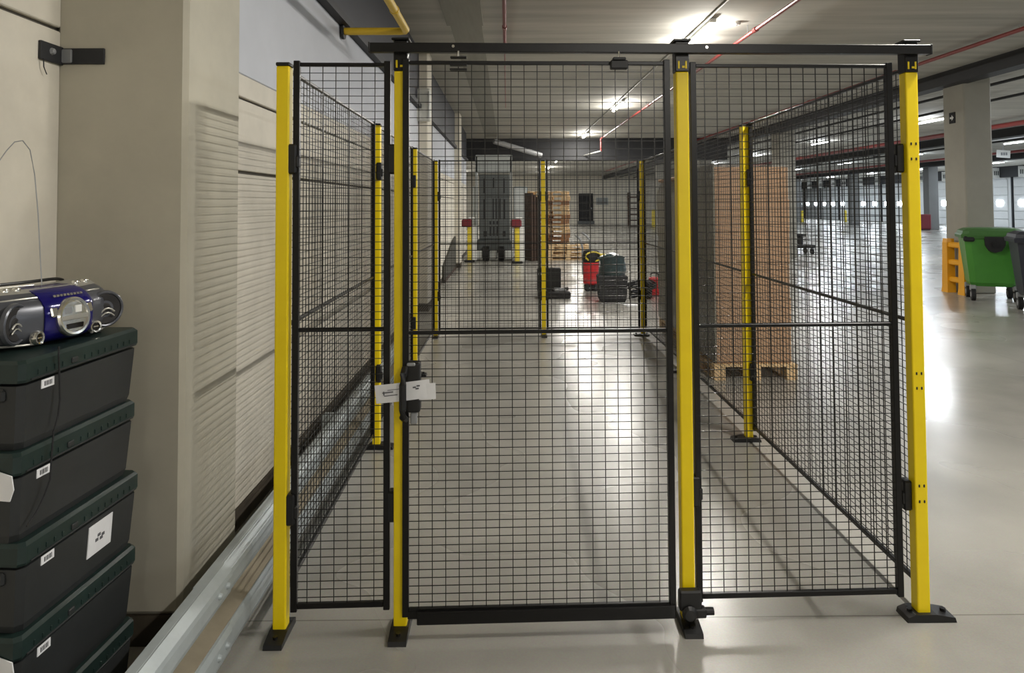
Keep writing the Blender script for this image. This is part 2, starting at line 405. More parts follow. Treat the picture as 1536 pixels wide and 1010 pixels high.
post(PR[3], 'yellow fence post at the rear corner near the red jerrycan', 'xl', False, 0, [(-.036, 0, z) for z in (1.72, .50)])

def wires(L, z0, z1, sx=.05, sz=.03, x0=.0):
    b = B(); n = int(round((L-2*x0)/sx))
    for i in range(1, n):
        b.box((x0 + (L-2*x0)*i/n, 0, (z0+z1)/2), (.003, .003, z1-z0))
    m = int(round((z1-z0)/sz))
    for i in range(1, m):
        b.box((L/2, .0032, z0 + (z1-z0)*i/m), (L, .0025, .0025))
    return b
def panel(A, Bp, lab, z0=.09, z1=2.165, zm=1.135, door=False):
    A, Bp = Vector((A[0], A[1], 0)), Vector((Bp[0], Bp[1], 0)); d = Bp - A; L = d.length
    t = thing('mesh_door' if door else 'mesh_panel', lab, 'door' if door else 'fence panel', A, math.atan2(d.y, d.x))
    for x in (.012, L-.012):
        B().span(x-.012, x+.012, -.012, .012, z0-.008, z1+.006, .002).build('side_tube', BLK, t)
    for nm, z, h in (('top_rail', z1-.008, .014), ('middle_rail', zm, .013), ('bottom_rail', z0+.012, .02)):
        B().span(.024, L-.024, -.009, .009, z-h/2, z+h/2, .002).build(nm, BLK, t)
    tag(wires(L-.02, z0+.01, z1-.01, x0=.0).build('wire_mesh', WIRE, t, loc=(.01, 0, 0)), 'welded black wire grid', kind='stuff')
    return t
def along(a, b, s0, s1, off=0):
    a, b = Vector(a), Vector(b); u = (b-a).normalized(); n = Vector((-u.y, u.x))
    return (a+u*s0+n*off, b-u*s1+n*off)
panel(*along(PL[0], P2, .036, .042), 'narrow black mesh panel beside the cage door')
panel(*along(P3, PR[0], .034, .07), 'black mesh front panel between hinge post and slotted corner post')
for i in range(3):
    panel(*along(PL[i], PL[i+1], .036, .036, .02), ['black mesh side panel over the guard rail at the front corner', 'black mesh side panel halfway along the wall side', 'black mesh side panel by the wall, joining the rear fence'][i])
    panel(*along(PR[i], PR[i+1], .036, .036, -.028), ['black mesh side panel between slotted corner post and cardboard load', 'black mesh side panel beside the cardboard load', 'black mesh side panel beside the grey wrapped load'][i])
panel(*along(PL[3], PM, .034, .034), 'black mesh rear panel in front of the grey lift truck')
panel(*along(PM, PR[3], .034, .034), 'black mesh rear panel in front of the red vacuum')
# overhead rail
a = Vector(P2) ; u = Vector((math.cos(FA), math.sin(FA)))
ra = a - u*.115; rb = Vector(PR[0]) + u*.062
Lr = (rb-ra).length
t = thing('overhead_rail', 'black square overhead rail spanning the cage door and front panel', 'rail', (ra.x, ra.y-.0455, 2.214), FA)
B().span(0, Lr, -.016, .016, -.018, .018, .002).build('rail_bar', BLK, t)
for x in (.0, Lr): B().box((x, 0, 0), (.006, .036, .04), .001).build('end_cap', PLB, t)
for x in (.32, 1.30): B().cyl((x, -.018, .004), (x, -.016, .004), .006, 8).build('screw', CHROME, t)
# door
DA = Vector((-.396, 2.79-.043)); DB = DA + u*1.03
t = panel(DA, DB, 'black mesh cage door with white tag on its handle', .085, 2.165, 1.128, True)
Ld = 1.03
B().span(.055, Ld-.005, -.022, .014, .052, .1, .003).build('kick_bar', BLK, t)
B().span(.02, .07, -.012, .01, .07, .098, .002).build('bar_bracket', BLK, t)
b = B(); b.box((.83, -.018, 2.148), (.068, .03, .034), .004).box((.83, -.02, 2.17), (.05, .03, .012), .003)
b.build('roller_hanger', PLB, t); B().cyl((.83, -.02, 2.17), (.83, -.02, 2.2), .004, 8).build('hanger_bolt', CHROME, t)
b = B(); b.box((.213, -.018, 2.174), (.062, .03, .006), .002).box((.213, -.018, 2.145), (.066, .03, .006), .002).box((.213, -.018, 2.128), (.066, .03, .006), .002)
b.build('roller_hanger', PLB, t); B().cyl((.213, -.018, 2.176), (.213, -.018, 2.2), .004, 8).build('hanger_bolt', CHROME, t)
# lock and handle
lk = B().span(.016, .068, -.03, .03, .835, 1.02, .008, 2).build('lock_case', PLB, t)
B().span(.018, .05, -.032, -.02, 1.008, 1.02, .003).build('lock_plate', GREYM, lk)
B().span(.03, .055, -.02, .02, .79, .835, .004).build('latch', GREYM, lk)
h = B().tube([(.012, -.028, 1.0), (.01, -.062, .985), (.008, -.07, .95), (.008, -.07, .86), (.008, -.064, .83), (.012, -.028, .812)], .0135, 10).build('handle', PLB, t, smooth=True)
B().lathe([(0, .01), (.005, .008), (.007, 0), (0, 0)], 10, Matrix.Translation((.012, -.037, 1.0)) @ Matrix.Rotation(R(90), 4, 'X')).build('screw', CHROME, h)
dang = math.atan2(u.y, u.x)
# door foot bracket on the hinge post
t = thing('hinge_block', 'black hinge block clamped to the foot of the hinge post', 'hinge', (P3[0], P3[1], 0), FA)
B().span(-.045, .04, -.062, -.026, .075, .15, .006).build('clamp', PLB, t)
B().span(-.03, .055, -.068, -.03, .052, .085, .004).build('hinge_arm', PLB, t)
B().cyl((.035, -.05, .07), (.085, -.05, .07), .014, 12).build('hinge_pin', PLB, t)
B().lathe([(0, .012), (.02, .012), (.03, 0), (0, 0)], 14, Matrix.Translation((-.01, -.068, .07)) @ Matrix.Rotation(R(90), 4, 'X')).build('knob', PLB, t)
# paper tag slipped behind the handle
def sheet(name, w_, h_, m, parent, loc, rot, bend=0, nseg=8, shear=0):
    b = B(); rs = []
    for i in range(nseg+1):
        x = -w_/2 + w_*i/nseg; y = bend*(x/w_*2)**2
        rs.append([(x, y, -h_/2), (x+shear, y, h_/2), (x+shear, y+.0008, h_/2), (x, y+.0008, -h_/2)])
    return b.rings(rs).build(name, m, parent, loc, rot)
tg = thing('paper_tag', 'white printed paper tag hanging across the lock handle', 'tag', tuple(AT(606, 588, 2.715)), dang)
p = sheet('tag_sheet', .205, .068, PAPER, tg, (-.005, 0, 0), (0, R(-6), 0), .006)
for x, z, w_, h_ in ((-.055, .004, .04, .004), (-.045, -.008, .05, .003), (-.07, .002, .004, .014), (-.03, .012, .05, .002)):
    B().box((x, -.0012, z), (w_, .0008, h_)).build('tag_print', INK, p)
sheet('tag_fold', .115, .06, PAPER, tg, (.06, .004, -.002), (0, R(-2), 0), .003)
for x, z in ((.045, .012), (.055, .006), (.06, .016)):
    B().box((x, -.003, z), (.012, .001, .005)).build('tag_print', INK, p)

# ================================================================ CRATES, BOOMBOX, BRACKET, CABLES (left)
CR = R(-3.2)                                  # long side runs along +y turned slightly right
def crate_root(z, lab, dx=0, dy=0):
    return thing('storage_crate', lab, 'crate', (-1.250+dx, 2.475+dy, z), CR, 'stack of storage crates by the column')
# local frame: origin at far right corner; -y toward the viewer along the long side, -x toward the wall
def crate(z, lab, paper=False, torn=False, dx=0, dy=0):
    t = crate_root(z, lab, dx, dy); H = .2405; L = .548; W = .37
    rs = []
    for zz, ins in ((.0, .022), (.02, .016), (.150, .007), (.172, .006)):
        c = .016
        x0, x1, y0, y1 = -W+ins, -ins, -L+ins, -ins
        rs.append([(x0+c, y0, zz), (x1-c, y0, zz), (x1, y0+c, zz), (x1, y1-c, zz), (x1-c, y1, zz), (x0+c, y1, zz), (x0, y1-c, zz), (x0, y0+c, zz)])
    B().rings(rs).build('body', CRATE, t)
    rs = []
    for zz, ins in ((.180, .003), (.188, .0), (.230, .0), (.2395, .008)):
        c = .014; x0, x1, y0, y1 = -W+ins, -ins, -L+ins, -ins
        rs.append([(x0+c, y0, zz), (x1-c, y0, zz), (x1, y0+c, zz), (x1, y1-c, zz), (x1-c, y1, zz), (x0+c, y1, zz), (x0, y1-c, zz), (x0, y0+c, zz)])
    lid = B().rings(rs).build('lid', LIDM, t)
    B().span(-.006, .0035, -L+.03, -.03, .184, .1885, .001).build('lid_lip', CRATE, lid)
    for k in range(14):
        if k in (8, 9): continue
        B().box((.0005, -.06-k*.033, .200), (.005, .005, .014), .001).build('rib', LIDM, lid)
    B().box((.001, -.06-8.5*.033, .201), (.008, .026, .016), .002).build('latch_button', CRATE, lid)
    B().span(-W+.05, -.05, -L-.002, -L+.02, .13, .165, .006).build('grip', CRATE, t)
    lb = B().box((-.006, -L+.105, .160), (.003, .052, .024), .0004).build('barcode_sticker', PAPER, t)
    for k in range(6):
        B().box((-.0048, -L+.092+k*.0055, .160), (.0016, .0022 if k % 2 else .0035, .013)).build('barcode_bar', INKD, lb)
    if paper:
        pp = B().box((-.0075, -.205, .112), (.003, .118, .094), .0004, Matrix.Rotation(R(4), 3, 'Y')).build('paper_label', PAPER, t)
        for y, z in ((-.222, .106), (-.212, .118), (-.20, .104), (-.192, .112)): B().box((-.0065 + (z-.112)*.07, y, z), (.003, .014, .009)).build('print_mark', INK, pp)
    if torn:
        pp = B().prism([(-.095, .125), (-.016, .120), (-.006, .15), (-.012, .185), (-.085, .208)], 1, -L-.006, -L-.0025).build('torn_label', PAPER, t)
    return t
labs = ['dark crate at the bottom of the stack, resting on the floor', 'dark crate second from the floor, with a small barcode sticker', 'dark crate in the middle of the stack with a square white paper',
        'dark crate directly under the topmost crate', 'topmost dark green lidded crate, under the boombox']
for k in range(5):
    crate(k*.2405, labs[k], k == 2, k in (1, 3), [.0, .002, .004, -.003, .0][k], [0, .0, .006, -.008, 0][k])
ZT = 5*.2405 - .0005
# boombox: local u along +y (away), front toward +x
t = thing('boombox', 'silver and blue portable boombox on the topmost crate', 'boombox', (-1.418, 2.229, ZT), R(-15))
KC = 1.24
def bsec(u, hx, hz, n=32, p=3.4):
    cx = -KC*u*u; out = []
    for k in range(n):
        a = 2*math.pi*k/n; ca, sa = math.cos(a), math.sin(a)
        x = hx*math.copysign(abs(ca)**(2/p), ca); z = hz*math.copysign(abs(sa)**(2/p), sa)
        if z > hz*.35 and x > 0: x -= (z-hz*.35)*.55          # the upper front leans back
        out.append((cx+x, u + x*2*KC*u*.35, hz+.002+z))
    return out
def pod(u0, u1, end):
    rs = []
    for k in range(13):
        f = k/12; e = max(0, ((f if end == 1 else 1-f)-.62)/.38)
        rs.append(bsec(u0+(u1-u0)*f, .100*(1-.5*e**2.4), .081*(1-.20*e**2.2)))
    return B().rings(rs)
bl = pod(-.262, -.074, 0).build('speaker_pod', GRAPH, t, smooth=True)
br = pod(.074, .215, 1).build('speaker_pod', GRAPH, t, smooth=True)
ctr = B().rings([bsec(u, hx, .082) for u, hx in ((-.078, .104), (-.06, .110), (0, .112), (.06, .110), (.078, .104))]).build('blue_center', BLUE, t, smooth=True)
rs = []
for k in range(13):
    u = -.215+.40*k/12; cx = -KC*u*u
    rs.append([(cx-.085, u, .152), (cx+.040, u, .152), (cx+.048, u, .156), (cx+.030, u, .164), (cx-.06, u, .166), (cx-.085, u, .160)])
topp = B().rings(rs).build('top_deck', SILV, t)
for u in (-.165, -.135, -.105, .10, .15):
    B().lathe([(0, .174), (.009, .173), (.012, .168), (.012, .160), (0, .160)], 14, Matrix.Translation((.024-KC*u*u, u, 0))).build('button', CHROME, topp, smooth=True)
for s_, pd in ((-1, bl), (1, br)):
    u = (.138 if s_ < 0 else .132)*s_; ang = math.atan(2*KC*u)
    M0 = Matrix.Translation((.0955-KC*u*u, u + .024*s_, .077)) @ Matrix.Rotation(-ang*.95, 4, 'Z') @ Matrix.Rotation(R(90), 4, 'Y')
    B().lathe([(.049, .002), (.050, .007), (.054, .009), (.058, .006), (.060, -.004), (.049, -.006)], 36, M0).build('speaker_ring', GRAPH, t, smooth=True)
    cn = B().lathe([(0, .003), (.014, .006), (.020, .001), (.046, .005), (.0495, .003), (.0495, -.006), (0, -.006)], 32, M0).build('speaker_cone', CONE, t, smooth=True)
    for off, rad in ((0, .003), (.014, .0022)):
        B().tube([M0 @ Vector((.028 - .030*math.sin(q*.42) + off, (.034-q*.010)*s_*-1, .009)) for q in range(7)], rad, 6).build('cone_trim', SILV, cn, smooth=True)
    lo_, hi_ = [], []
    for k in range(11):
        uu = s_*(.080 + (.165 if s_ < 0 else .130)*k/10); e = (k/10)
        yy = uu + .095*2*KC*uu*.35
        lo_.append((.0975-KC*uu*uu-.03*e**3, yy, .013 + .012*e**2)); hi_.append((.074-KC*uu*uu-.03*e**3, yy, .143-.022*e**3))
    B().tube(lo_, .0032, 8).build('piping', SILV, pd, smooth=True)
    B().tube(hi_, .0032, 8).build('piping', SILV, pd, smooth=True)
    u = .092*s_; ang = math.atan(2*KC*u)
    M1 = Matrix.Translation((.097-KC*u*u, u + .010*s_, .030)) @ Matrix.Rotation(-ang*.9, 4, 'Z') @ Matrix.Rotation(R(90), 4, 'Y')
    kn = B().lathe([(.0, .004), (.012, .004), (.013, .009), (.018, .010), (.021, .004), (.021, -.008), (0, -.008)], 28, M1).build('knob', CHROME, t, smooth=True)
    B().lathe([(0, .006), (.0115, .006), (.0115, .003), (0, .003)], 18, M1).build('knob_face', GLASSD, kn)
    B().box(M1 @ Vector((0, 0, .007)), (.004, .016, .004), .001, Matrix.Rotation(-ang, 3, 'Z')).build('knob_bar', CHROME, kn)
M2 = Matrix.Translation((.1115, .0, .078)) @ Matrix.Rotation(R(-6), 4, 'Y') @ Matrix.Rotation(R(90), 4, 'Y')
dp = B().lathe([(0, .002), (.044, .002), (.047, .006), (.054, .0065), (.0585, .001), (.0585, -.012), (0, -.012)], 44, M2).build('display_ring', CHROME, t, smooth=True)
B().box((.1155, 0, .076), (.005, .098, .014), .002).build('display_bar', SILV, dp)
for y, z, w_, h_, m in ((-.020, .098, .026, .020, GREYM), (.016, .099, .024, .022, WHT), (0, .050, .062, .016, GLASSD)):
    B().box((.1135 - (z-.074)*.1, y, z), (.004, w_, h_), .0015).build('display_window', m, dp)
for k in range(9):
    B().box((.0885, -.048+k*.0118, .143), (.003, .008, .007), .0005, Matrix.Rotation(R(-30), 3, 'Y')).build('silver_letter', CHROME, ctr)
for s_ in (-1, 1):
    B().box((.1035, s_*.062, .098), (.010, .024, .030), .004, Matrix.Rotation(R(-16), 3, 'Y')).build('side_trim', CHROME, ctr)
B().tube([(-.07-KC*u*u, u, .166 + .010*(1-(u/.16)**6)) for u in [-.16+.32*k/16 for k in range(17)]], .005, 8).build('carry_handle', PLB, t, smooth=True)
B().tube([(-.02-.02*k, -.02-.06*k, .170) for k in range(4)], .003, 8).build('telescopic_aerial', CHROME, t)
# aerial: from the back of the set up the wall and over
pa = [G(62, 432, 1.36)]
tb = thing('aerial_wire', 'thin bent aerial wire rising behind the boombox', 'wire', (-1.58, 2.12, ZT+.15))
pts = [AT(x, y, d) for x, y, d in ((63, 432, 2.28), (60, 380, 2.3), (57, 320, 2.3), (52, 262, 2.3), (45, 225, 2.28), (34, 211, 2.25), (22, 213, 2.2), (10, 226, 2.15), (0, 240, 2.1), (-12, 262, 2.05))]
for p in pts: p.x = max(p.x, XN+.012)
tb.location = pts[0]
B().tube([p-pts[0] for p in pts], .0016, 6).build('wire_run', GREYM, tb)
# power cord down the crate fronts
t = thing('power_cord', 'thin dark cord hanging from the boombox over the crates', 'cord', (-1.29, 2.12, ZT))
base = Vector((-1.250, 2.475, 0)); rot = Matrix.Rotation(CR, 3, 'Z')
def CF(px, py, off=.008):                      # pixel -> point on the vertical plane of the crate long side
    nrm = rot @ Vector((1, 0, 0)); d = ray(px, py); o0 = Vector((0, 0, EYE)); q = base + nrm*off
    return o0 + d*((q-o0).dot(nrm)/d.dot(nrm))
pts = [CF(x, y, .008) for x, y in ((86, 520), (86, 535), (89, 560), (90, 600), (87, 625), (78, 650), (75, 690), (73, 720), (66, 745), (54, 770), (40, 790))]
for i_, p in enumerate(pts):
    if i_ in (0, 1, 5, 6, 7): p += (rot @ Vector((.004, 0, 0)))
t.location = pts[0]
B().tube([p-pts[0] for p in pts], .0024, 6).build('cord_run', INKD, t)
# bracket on the column
bc = AT(124, 85, 2.70)
t = thing('steel_bracket', 'dark steel angle bracket bolted at the column corner', 'bracket', (XN, 2.70, bc.z))
xe = AT(158, 85, 2.70).x - XN
B().span(.0, xe, -.010, 0, -.03, .03, .002).build('arm_plate', DARKS, t)
B().span(.0, .012, -.13, 0, -.034, .034, .002).build('wall_plate', DARKS, t)
B().lathe([(0, .012), (.01, .01), (.014, 0), (0, 0)], 8, Matrix.Translation((.012, -.07, .005)) @ Matrix.Rotation(R(90), 4, 'Y')).build('bolt', GREYM, t)
B().span(.012, .05, -.014, -.009, -.026, .026, .004).build('weld_rib', GREYM, t)
B().tube([(.014, -.12, -.03), (.014, -.118, -.06), (.014, -.1, -.085)], .002, 6).build('loose_wire', DARKS, t)

# ================================================================ RIGHT: COLUMN SIGN, BINS, PROTECTOR
t = thing('arrow_sign', 'small dark sign with a white arrow on the concrete column', 'sign', (8.165, 13.08, AT(1436, 177, 13.08).z), R(-90))
B().box((0, 0, 0), (.17, .02, .2), .004).build('plate', INKD, t)
b = B(); b.box((-.02, -.012, 0), (.06, .004, .035)); b.prism([(.0, -.05), (.055, 0), (.0, .05)], 1, -.014, -.010); b.build('arrow', WHT, t)
# 1100 litre bin
def bin_(name, lab, loc, rz, body, lidm, tongue=True):
    t = thing(name, lab, 'waste bin', loc, rz)
    def rr(z, hx, hy, c=.08):
        hx *= .74; hy *= .80
        return [(-hx+c, -hy, z), (hx-c, -hy, z), (hx, -hy+c, z), (hx, hy-c, z), (hx-c, hy, z), (-hx+c, hy, z), (-hx, hy-c, z), (-hx, -hy+c, z)]
    B().rings([rr(.24, .42, .34), rr(.30, .46, .38), rr(1.0, .56, .46), rr(1.04, .565, .465)]).build('tub', body, t)
    B().rings([rr(1.03, .62, .50), rr(1.08, .63, .51), rr(1.10, .61, .50)]).build('rim', lidm, t)
    B().rings([rr(1.10, .60, .48), rr(1.15, .58, .46), rr(1.19, .48, .36), rr(1.2, .3, .2)]).build('lid', lidm, t)
    if tongue:
        B().prism([(-.15, 1.06), (.15, 1.06), (.14, .92), (.09, .83), (0, .80), (-.09, .83), (-.14, .92)], 1, -.41, -.34).build('lid_bracket', RUB, t)
        B().cyl((0, -.425, .93), (0, -.40, .93), .05, 14).build('lock_disc', PLB, t)
        for s_ in (-1, 1): B().box((s_*.36, -.385, 1.02), (.16, .05, .09), .02).build('lift_lug', RUB, t)
        lb = B().box((.26, -.375, .90), (.11, .01, .12), .01).build('label', WHT, t); B().box((.26, -.382, .90), (.07, .004, .07), .01).build('label_mark', GREYM, lb)
    for sx in (-1, 1):
        for sy in (-1, 1):
            wv = B().cyl((sx*.30-.03, sy*.24, .1), (sx*.30+.03, sy*.24, .1), .1, 18).build('wheel', RUB, t)
            B().cyl((sx*.30-.035, sy*.24, .1), (sx*.30+.035, sy*.24, .1), .045, 12).build('hub', GREYM, wv)
            B().box((sx*.30, sy*.24, .21), (.09, .07, .09), .01).build('caster_fork', GREYM, t)
    return t
gb = G(1492, 452)
bin_('wheeled_bin', 'bright green wheeled bin in front of the concrete column', (gb.x+.10, gb.y+.22, 0), R(-24), GREEN, GREEND)
nb = G(1562, 462)
bin_('wheeled_bin', 'dark navy wheeled bin next to the green bin', (7.93, 10.55, 0), R(-24), NAVYB, NAVYB, False)
# amber column protector: two uprights and three cross bars
pa, pb = G(1424, 438), G(1449, 443)
d = pb-pa
t = thing('column_protector', 'amber plastic column guard with three crossbars beside the green bin', 'column guard', pa, math.atan2(d.y, d.x))
Lp = d.length
for x in (0, Lp):
    b = B(); b.rings([[(x-q, -.07*q/.075, z), (x+q, -.07*q/.075, z), (x+q, .07, z), (x-q, .07, z)] for z, q in ((0, .095), (.1, .085), (.9, .07), (.97, .06))]); b.build('upright', ORNG, t)
for z in (.24, .55, .86): B().span(.05, Lp-.05, -.05, .05, z-.05, z+.05, .02).build('crossbar', ORNG, t)

# ================================================================ WRAPPED LOADS
def pallet_parts(t, m, W=.8, L=1.2, rot=False):
    for y in (-L/2+.05, -L*.25, 0, L*.25, L/2-.05): B().box((0, y, .133), (W, .11, .022)).build('deck_board', m, t)
    for x in (-W/2+.05, 0, W/2-.05):
        B().box((x, 0, .111), (.1, L, .022)).build('stringer', m, t)
        B().box((x, 0, .011), (.1, L, .022)).build('bottom_board', m, t)
        for y in (-L/2+.07, 0, L/2-.07): B().box((x, y, .061), (.1, .14, .078)).build('block', m, t)
pc = Vector((2.27, 7.12, 0))
t = thing('pallet', 'wooden pallet under the tall cardboard load', 'pallet', pc); pallet_parts(t, WOOD, .76, 1.0)
t = thing('cardboard_load', 'tall film-wrapped brown cardboard load beside the cage', 'cardboard box', pc + Vector((0, 0, .145)))
for k in range(6):
    h0, h1 = k*.302, (k+1)*.302-.003
    o_ = .006*math.sin(k*2.1)
    B().span(-.345+o_, .345+o_, -.46, .46, h0, h1, .006).build('carton_layer', CARD, t)
B().span(-.36, .36, -.475, .475, .01, 1.83).build('film_wrap', FILM, t)
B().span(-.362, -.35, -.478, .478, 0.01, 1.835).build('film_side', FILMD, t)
t = thing('pallet', 'wooden pallet under the grey film-wrapped load', 'pallet', pc + Vector((.12, 1.75, 0))); pallet_parts(t, WOOD, .8, 1.2)
t = thing('wrapped_load', 'grey film-wrapped tall load behind the cardboard load', 'wrapped load', pc + Vector((.12, 1.75, .145)))
rs = []
for k in range(13):
    z = 1.75*k/12; ins = .03*random.random() + (.04 if k == 12 else 0)
    rs.append([(-.42+ins, -.6+ins, z), (.42-ins, -.6+ins, z), (.42-ins, .6-ins, z), (-.42+ins, .6-ins, z)])
B().rings(rs).build('wrap', FILMD, t)
B().span(-.40, .40, -.58, .58, 1.75, 1.79, .01).build('top_sheet', CARD, t)

# ================================================================ BEYOND THE CAGE
# pallet stack
def pallet_small(lab, loc, rz, m, grp):
    t = thing('pallet', lab, 'pallet', loc, rz, grp); pallet_parts(t, m, .8, 1.2)
    return t
ORD = ['first', 'second', 'third', 'fourth', 'fifth', 'sixth', 'seventh', 'eighth', 'ninth', 'tenth', 'eleventh', 'twelfth', 'thirteenth', 'fourteenth']
ps = G(826, 388)
proto = pallet_small('wooden pallet in the tall stack behind the rear fence', (0, 0, 0), R(76), WOOD, 'tall stack of pallets')
protor = pallet_small('red-brown wooden pallet in the tall stack behind the rear fence', (0, 0, 0), R(76), WOODR, 'red-brown pallets in the tall stack')
NP = 14
for k in range(NP):
    src = protor if k in (3, 4, 7, 8, 11) else proto
    o = copy_tree(src); o['label'] = 'wooden pallet, %s from the floor in the tall stack behind the rear fence' % ORD[k]; o['group'] = 'tall stack of pallets'
    o.location = (ps.x + .02*math.sin(k*1.7), ps.y+.9 + .02*math.cos(k*2.3), k*.1452); o.rotation_euler[2] = R(76+2*math.sin(k*3.1))
for src in (proto, protor):
    for ch in list(src.children): bpy.data.objects.remove(ch)
    bpy.data.objects.remove(src)
pl = G(852, 390)
proto = pallet_small('pale wooden pallet at the bottom of the low pile before the tall stack', (pl.x, pl.y+.3, 0), R(90), WOOD, 'low pile of pallets')
for k in range(1, 3):
    o = copy_tree(proto); o.location.z = k*.1452; o.location.x += .02*k; o['label'] = ['', 'pale wooden pallet in the middle of the low pile before the tall stack', 'pale wooden pallet on top of the low pile before the tall stack'][k]
# dark brown board leaning at the stack
g_ = G(793, 391)
t = thing('leaning_board', 'dark brown boards standing upright beside the pallet stack', 'board', g_, R(20))
for k in range(3): B().box((.02+k*.09, .0, .98-.03*k), (.07, .5, 1.96-.06*k), .01).build('board', BROWN, t)
g_ = G(781, 372)
t = thing('grey_cabinet', 'blue grey metal cabinet behind the leaning boards', 'cabinet', g_)
B().box((0, .2, 1.15), (.52, .4, 2.3), .02).build('case', mat('cabinet_grey', (120, 132, 136), .5), t)
B().box((0, -.005, 1.15), (.46, .012, 2.2), .004).build('cabinet_door', MACH, t)
B().box((.18, -.02, 1.2), (.02, .02, .2), .004).build('handle', INKD, t)
# grey lift truck
g_ = G(741, 391)
t = thing('lift_truck', 'tall grey lift truck with a slotted dark panel on two dark wheels', 'lift truck', g_)
WX = .54
fr = B(); fr.span(-WX, -WX+.07, 0, .25, .5, 3.05, .01).span(WX-.07, WX, 0, .25, .5, 3.05, .01).span(-WX, WX, 0, .25, 2.55, 3.08, .02); fr.build('mast_frame', MACH, t)
B().span(-.62, -.5, .05, .3, .5, 2.15, .01).build('side_shield', MACH, t)
pn = B().span(-.42, .46, -.10, .0, .62, 2.5, .02).build('front_panel', MACHD, t)
for (x0, x1, z0, z1) in ((-.30, -.26, 1.96, 2.38), (.28, .32, 1.96, 2.38), (-.02, .02, 2.1, 2.4), (-.3, -.24, 1.2, 1.78), (.28, .33, 1.2, 1.78), (-.03, 0, 1.2, 1.8), (.06, .09, 1.2, 1.8), (.16, .2, 1.2, 1.8),
                         (-.12, -.08, .72, 1.15), (-.02, .02, .72, 1.15), (.08, .12, .72, 1.15), (-.3, -.2, .7, .86), (.26, .34, .7, .86)):
    B().span(x0, x1, -.112, -.095, z0, z1, .004).build('slot', INKD, pn)
for z in (1.88, 1.02): B().span(-.4, .44, -.125, -.095, z-.03, z+.03, .006).build('cross_rib', MACHD, pn)
B().span(-.50, .50, -.1, .6, .22, .62, .05).build('chassis', MACHD, t)
B().span(-.58, -.32, -.25, .8, .05, .30, .03).build('support_leg', mat('pale_truck_paint', (196, 198, 194), .5), t)
B().span(.30, .56, -.25, .8, .05, .30, .03).build('support_leg', MATS['pale_truck_paint'], t)
B().span(-.14, .1, -.2, .5, .05, .30, .03).build('support_leg', MATS['pale_truck_paint'], t)
for x in (-.23, .21):
    B().cyl((x-.09, -.1, .21), (x+.09, -.1, .21), .21, 18).build('wheel', RUB, t)
# white and yellow guard posts with red caps
for (px, py, lab) in ((700, 393, 'white and yellow guard post beside the wall, with a dark red cap'), (776, 395, 'white and yellow guard post beside the lift truck, with a dark red cap')):
    g_ = G(px, py)
    if px < 740: g_.x = -1.06
    t = thing('guard_post', lab, 'bollard', g_)
    B().span(-.07, .06, -.06, .06, .05, 1.05, .01).build('yellow_tube', YELG, t)
    B().span(.06, .20, -.05, .07, .05, 1.02, .01).build('white_plate', WHT, t)
    B().box((.0, 0, .03), (.3, .3, .06), .02).build('base', RUB, t)
    B().box((-.03 if px > 740 else -.08, -.06, 1.10), (.3, .2, .22), .04).build('red_cap', REDD, t)
    B().box((.05, 0, 1.24), (.2, .14, .06), .02).build('white_top', WHT, t)
t = thing('olive_board', 'olive grey board standing along the left wall', 'board', (-1.34, 15, 0))
B().prism([(0, 0), (3.4, 0), (3.4, .82), (2.6, .76), (0, .34)], 0, 0, .04).build('sheet', OLIVE, t)
B().span(.04, .05, 0, 3.4, 0, .06).build('edge_strip', BROWN, t)
# black tool case, open
g_ = G(823, 445)
t = thing('tool_case', 'black tool case standing open behind the rear fence', 'tool case', g_)
B().span(-.2, .22, .0, .1, .06, .50, .02).build('case_lid', PLB, t)
lw = B().span(-.2, .36, -.36, .02, 0, .12, .02).build('case_tray', PLB, t)
B().box((-.12, -.004, .40), (.12, .006, .04)).build('sticker', WHT, t)
B().box((.18, -.2, .14), (.22, .12, .06), .02).build('tool', GREYM, t)
B().cyl((.05, -.25, .14), (.33, -.1, .15), .025, 10).build('tool', RUB, t)
# red vacuum with yellow and black head
g_ = G(887, 436)
t = thing('vacuum_cleaner', 'red canister vacuum with black and yellow head and grey hose', 'vacuum cleaner', g_)
B().lathe([(0, .12), (.13, .12), (.155, .15), (.155, .50), (.15, .53), (0, .53)], 22).build('canister', RED, t, smooth=True)
B().lathe([(0, .53), (.15, .53), (.17, .58), (.165, .68), (.13, .75), (.05, .78), (0, .78)], 22).build('motor_head', RUB, t, smooth=True)
b = B(); b.tube([(.14*math.cos(a)*1.05+.03, -.165 + .03*abs(math.sin(a)), .645+.085*math.sin(a)) for a in [math.pi*2*k/16 for k in range(17)]], .016, 6); b.build('yellow_band', YELG, t, smooth=True)
B().box((.21, -.05, .66), (.1, .1, .07), .02).build('latch', YELG, t)
B().tube([(-.02, 0, .76), (-.02, .02, .95), (-.07, .05, 1.02), (-.16, .05, 1.08)], .022, 8).build('hose', GREYM, t, smooth=True)
B().tube([(-.15, 0, .3), (-.16, 0, .8), (-.2, .02, .96), (-.28, .02, 1.03)], .02, 8).build('wand', GREYM, t, smooth=True)
for x in (-.08, .06): B().cyl((x, -.1, .0), (x, -.1, .13), .03, 10).build('leg', INKD, t)
B().span(-.13, .13, -.05, .13, 0, .12, .02).build('trolley', INKD, t)
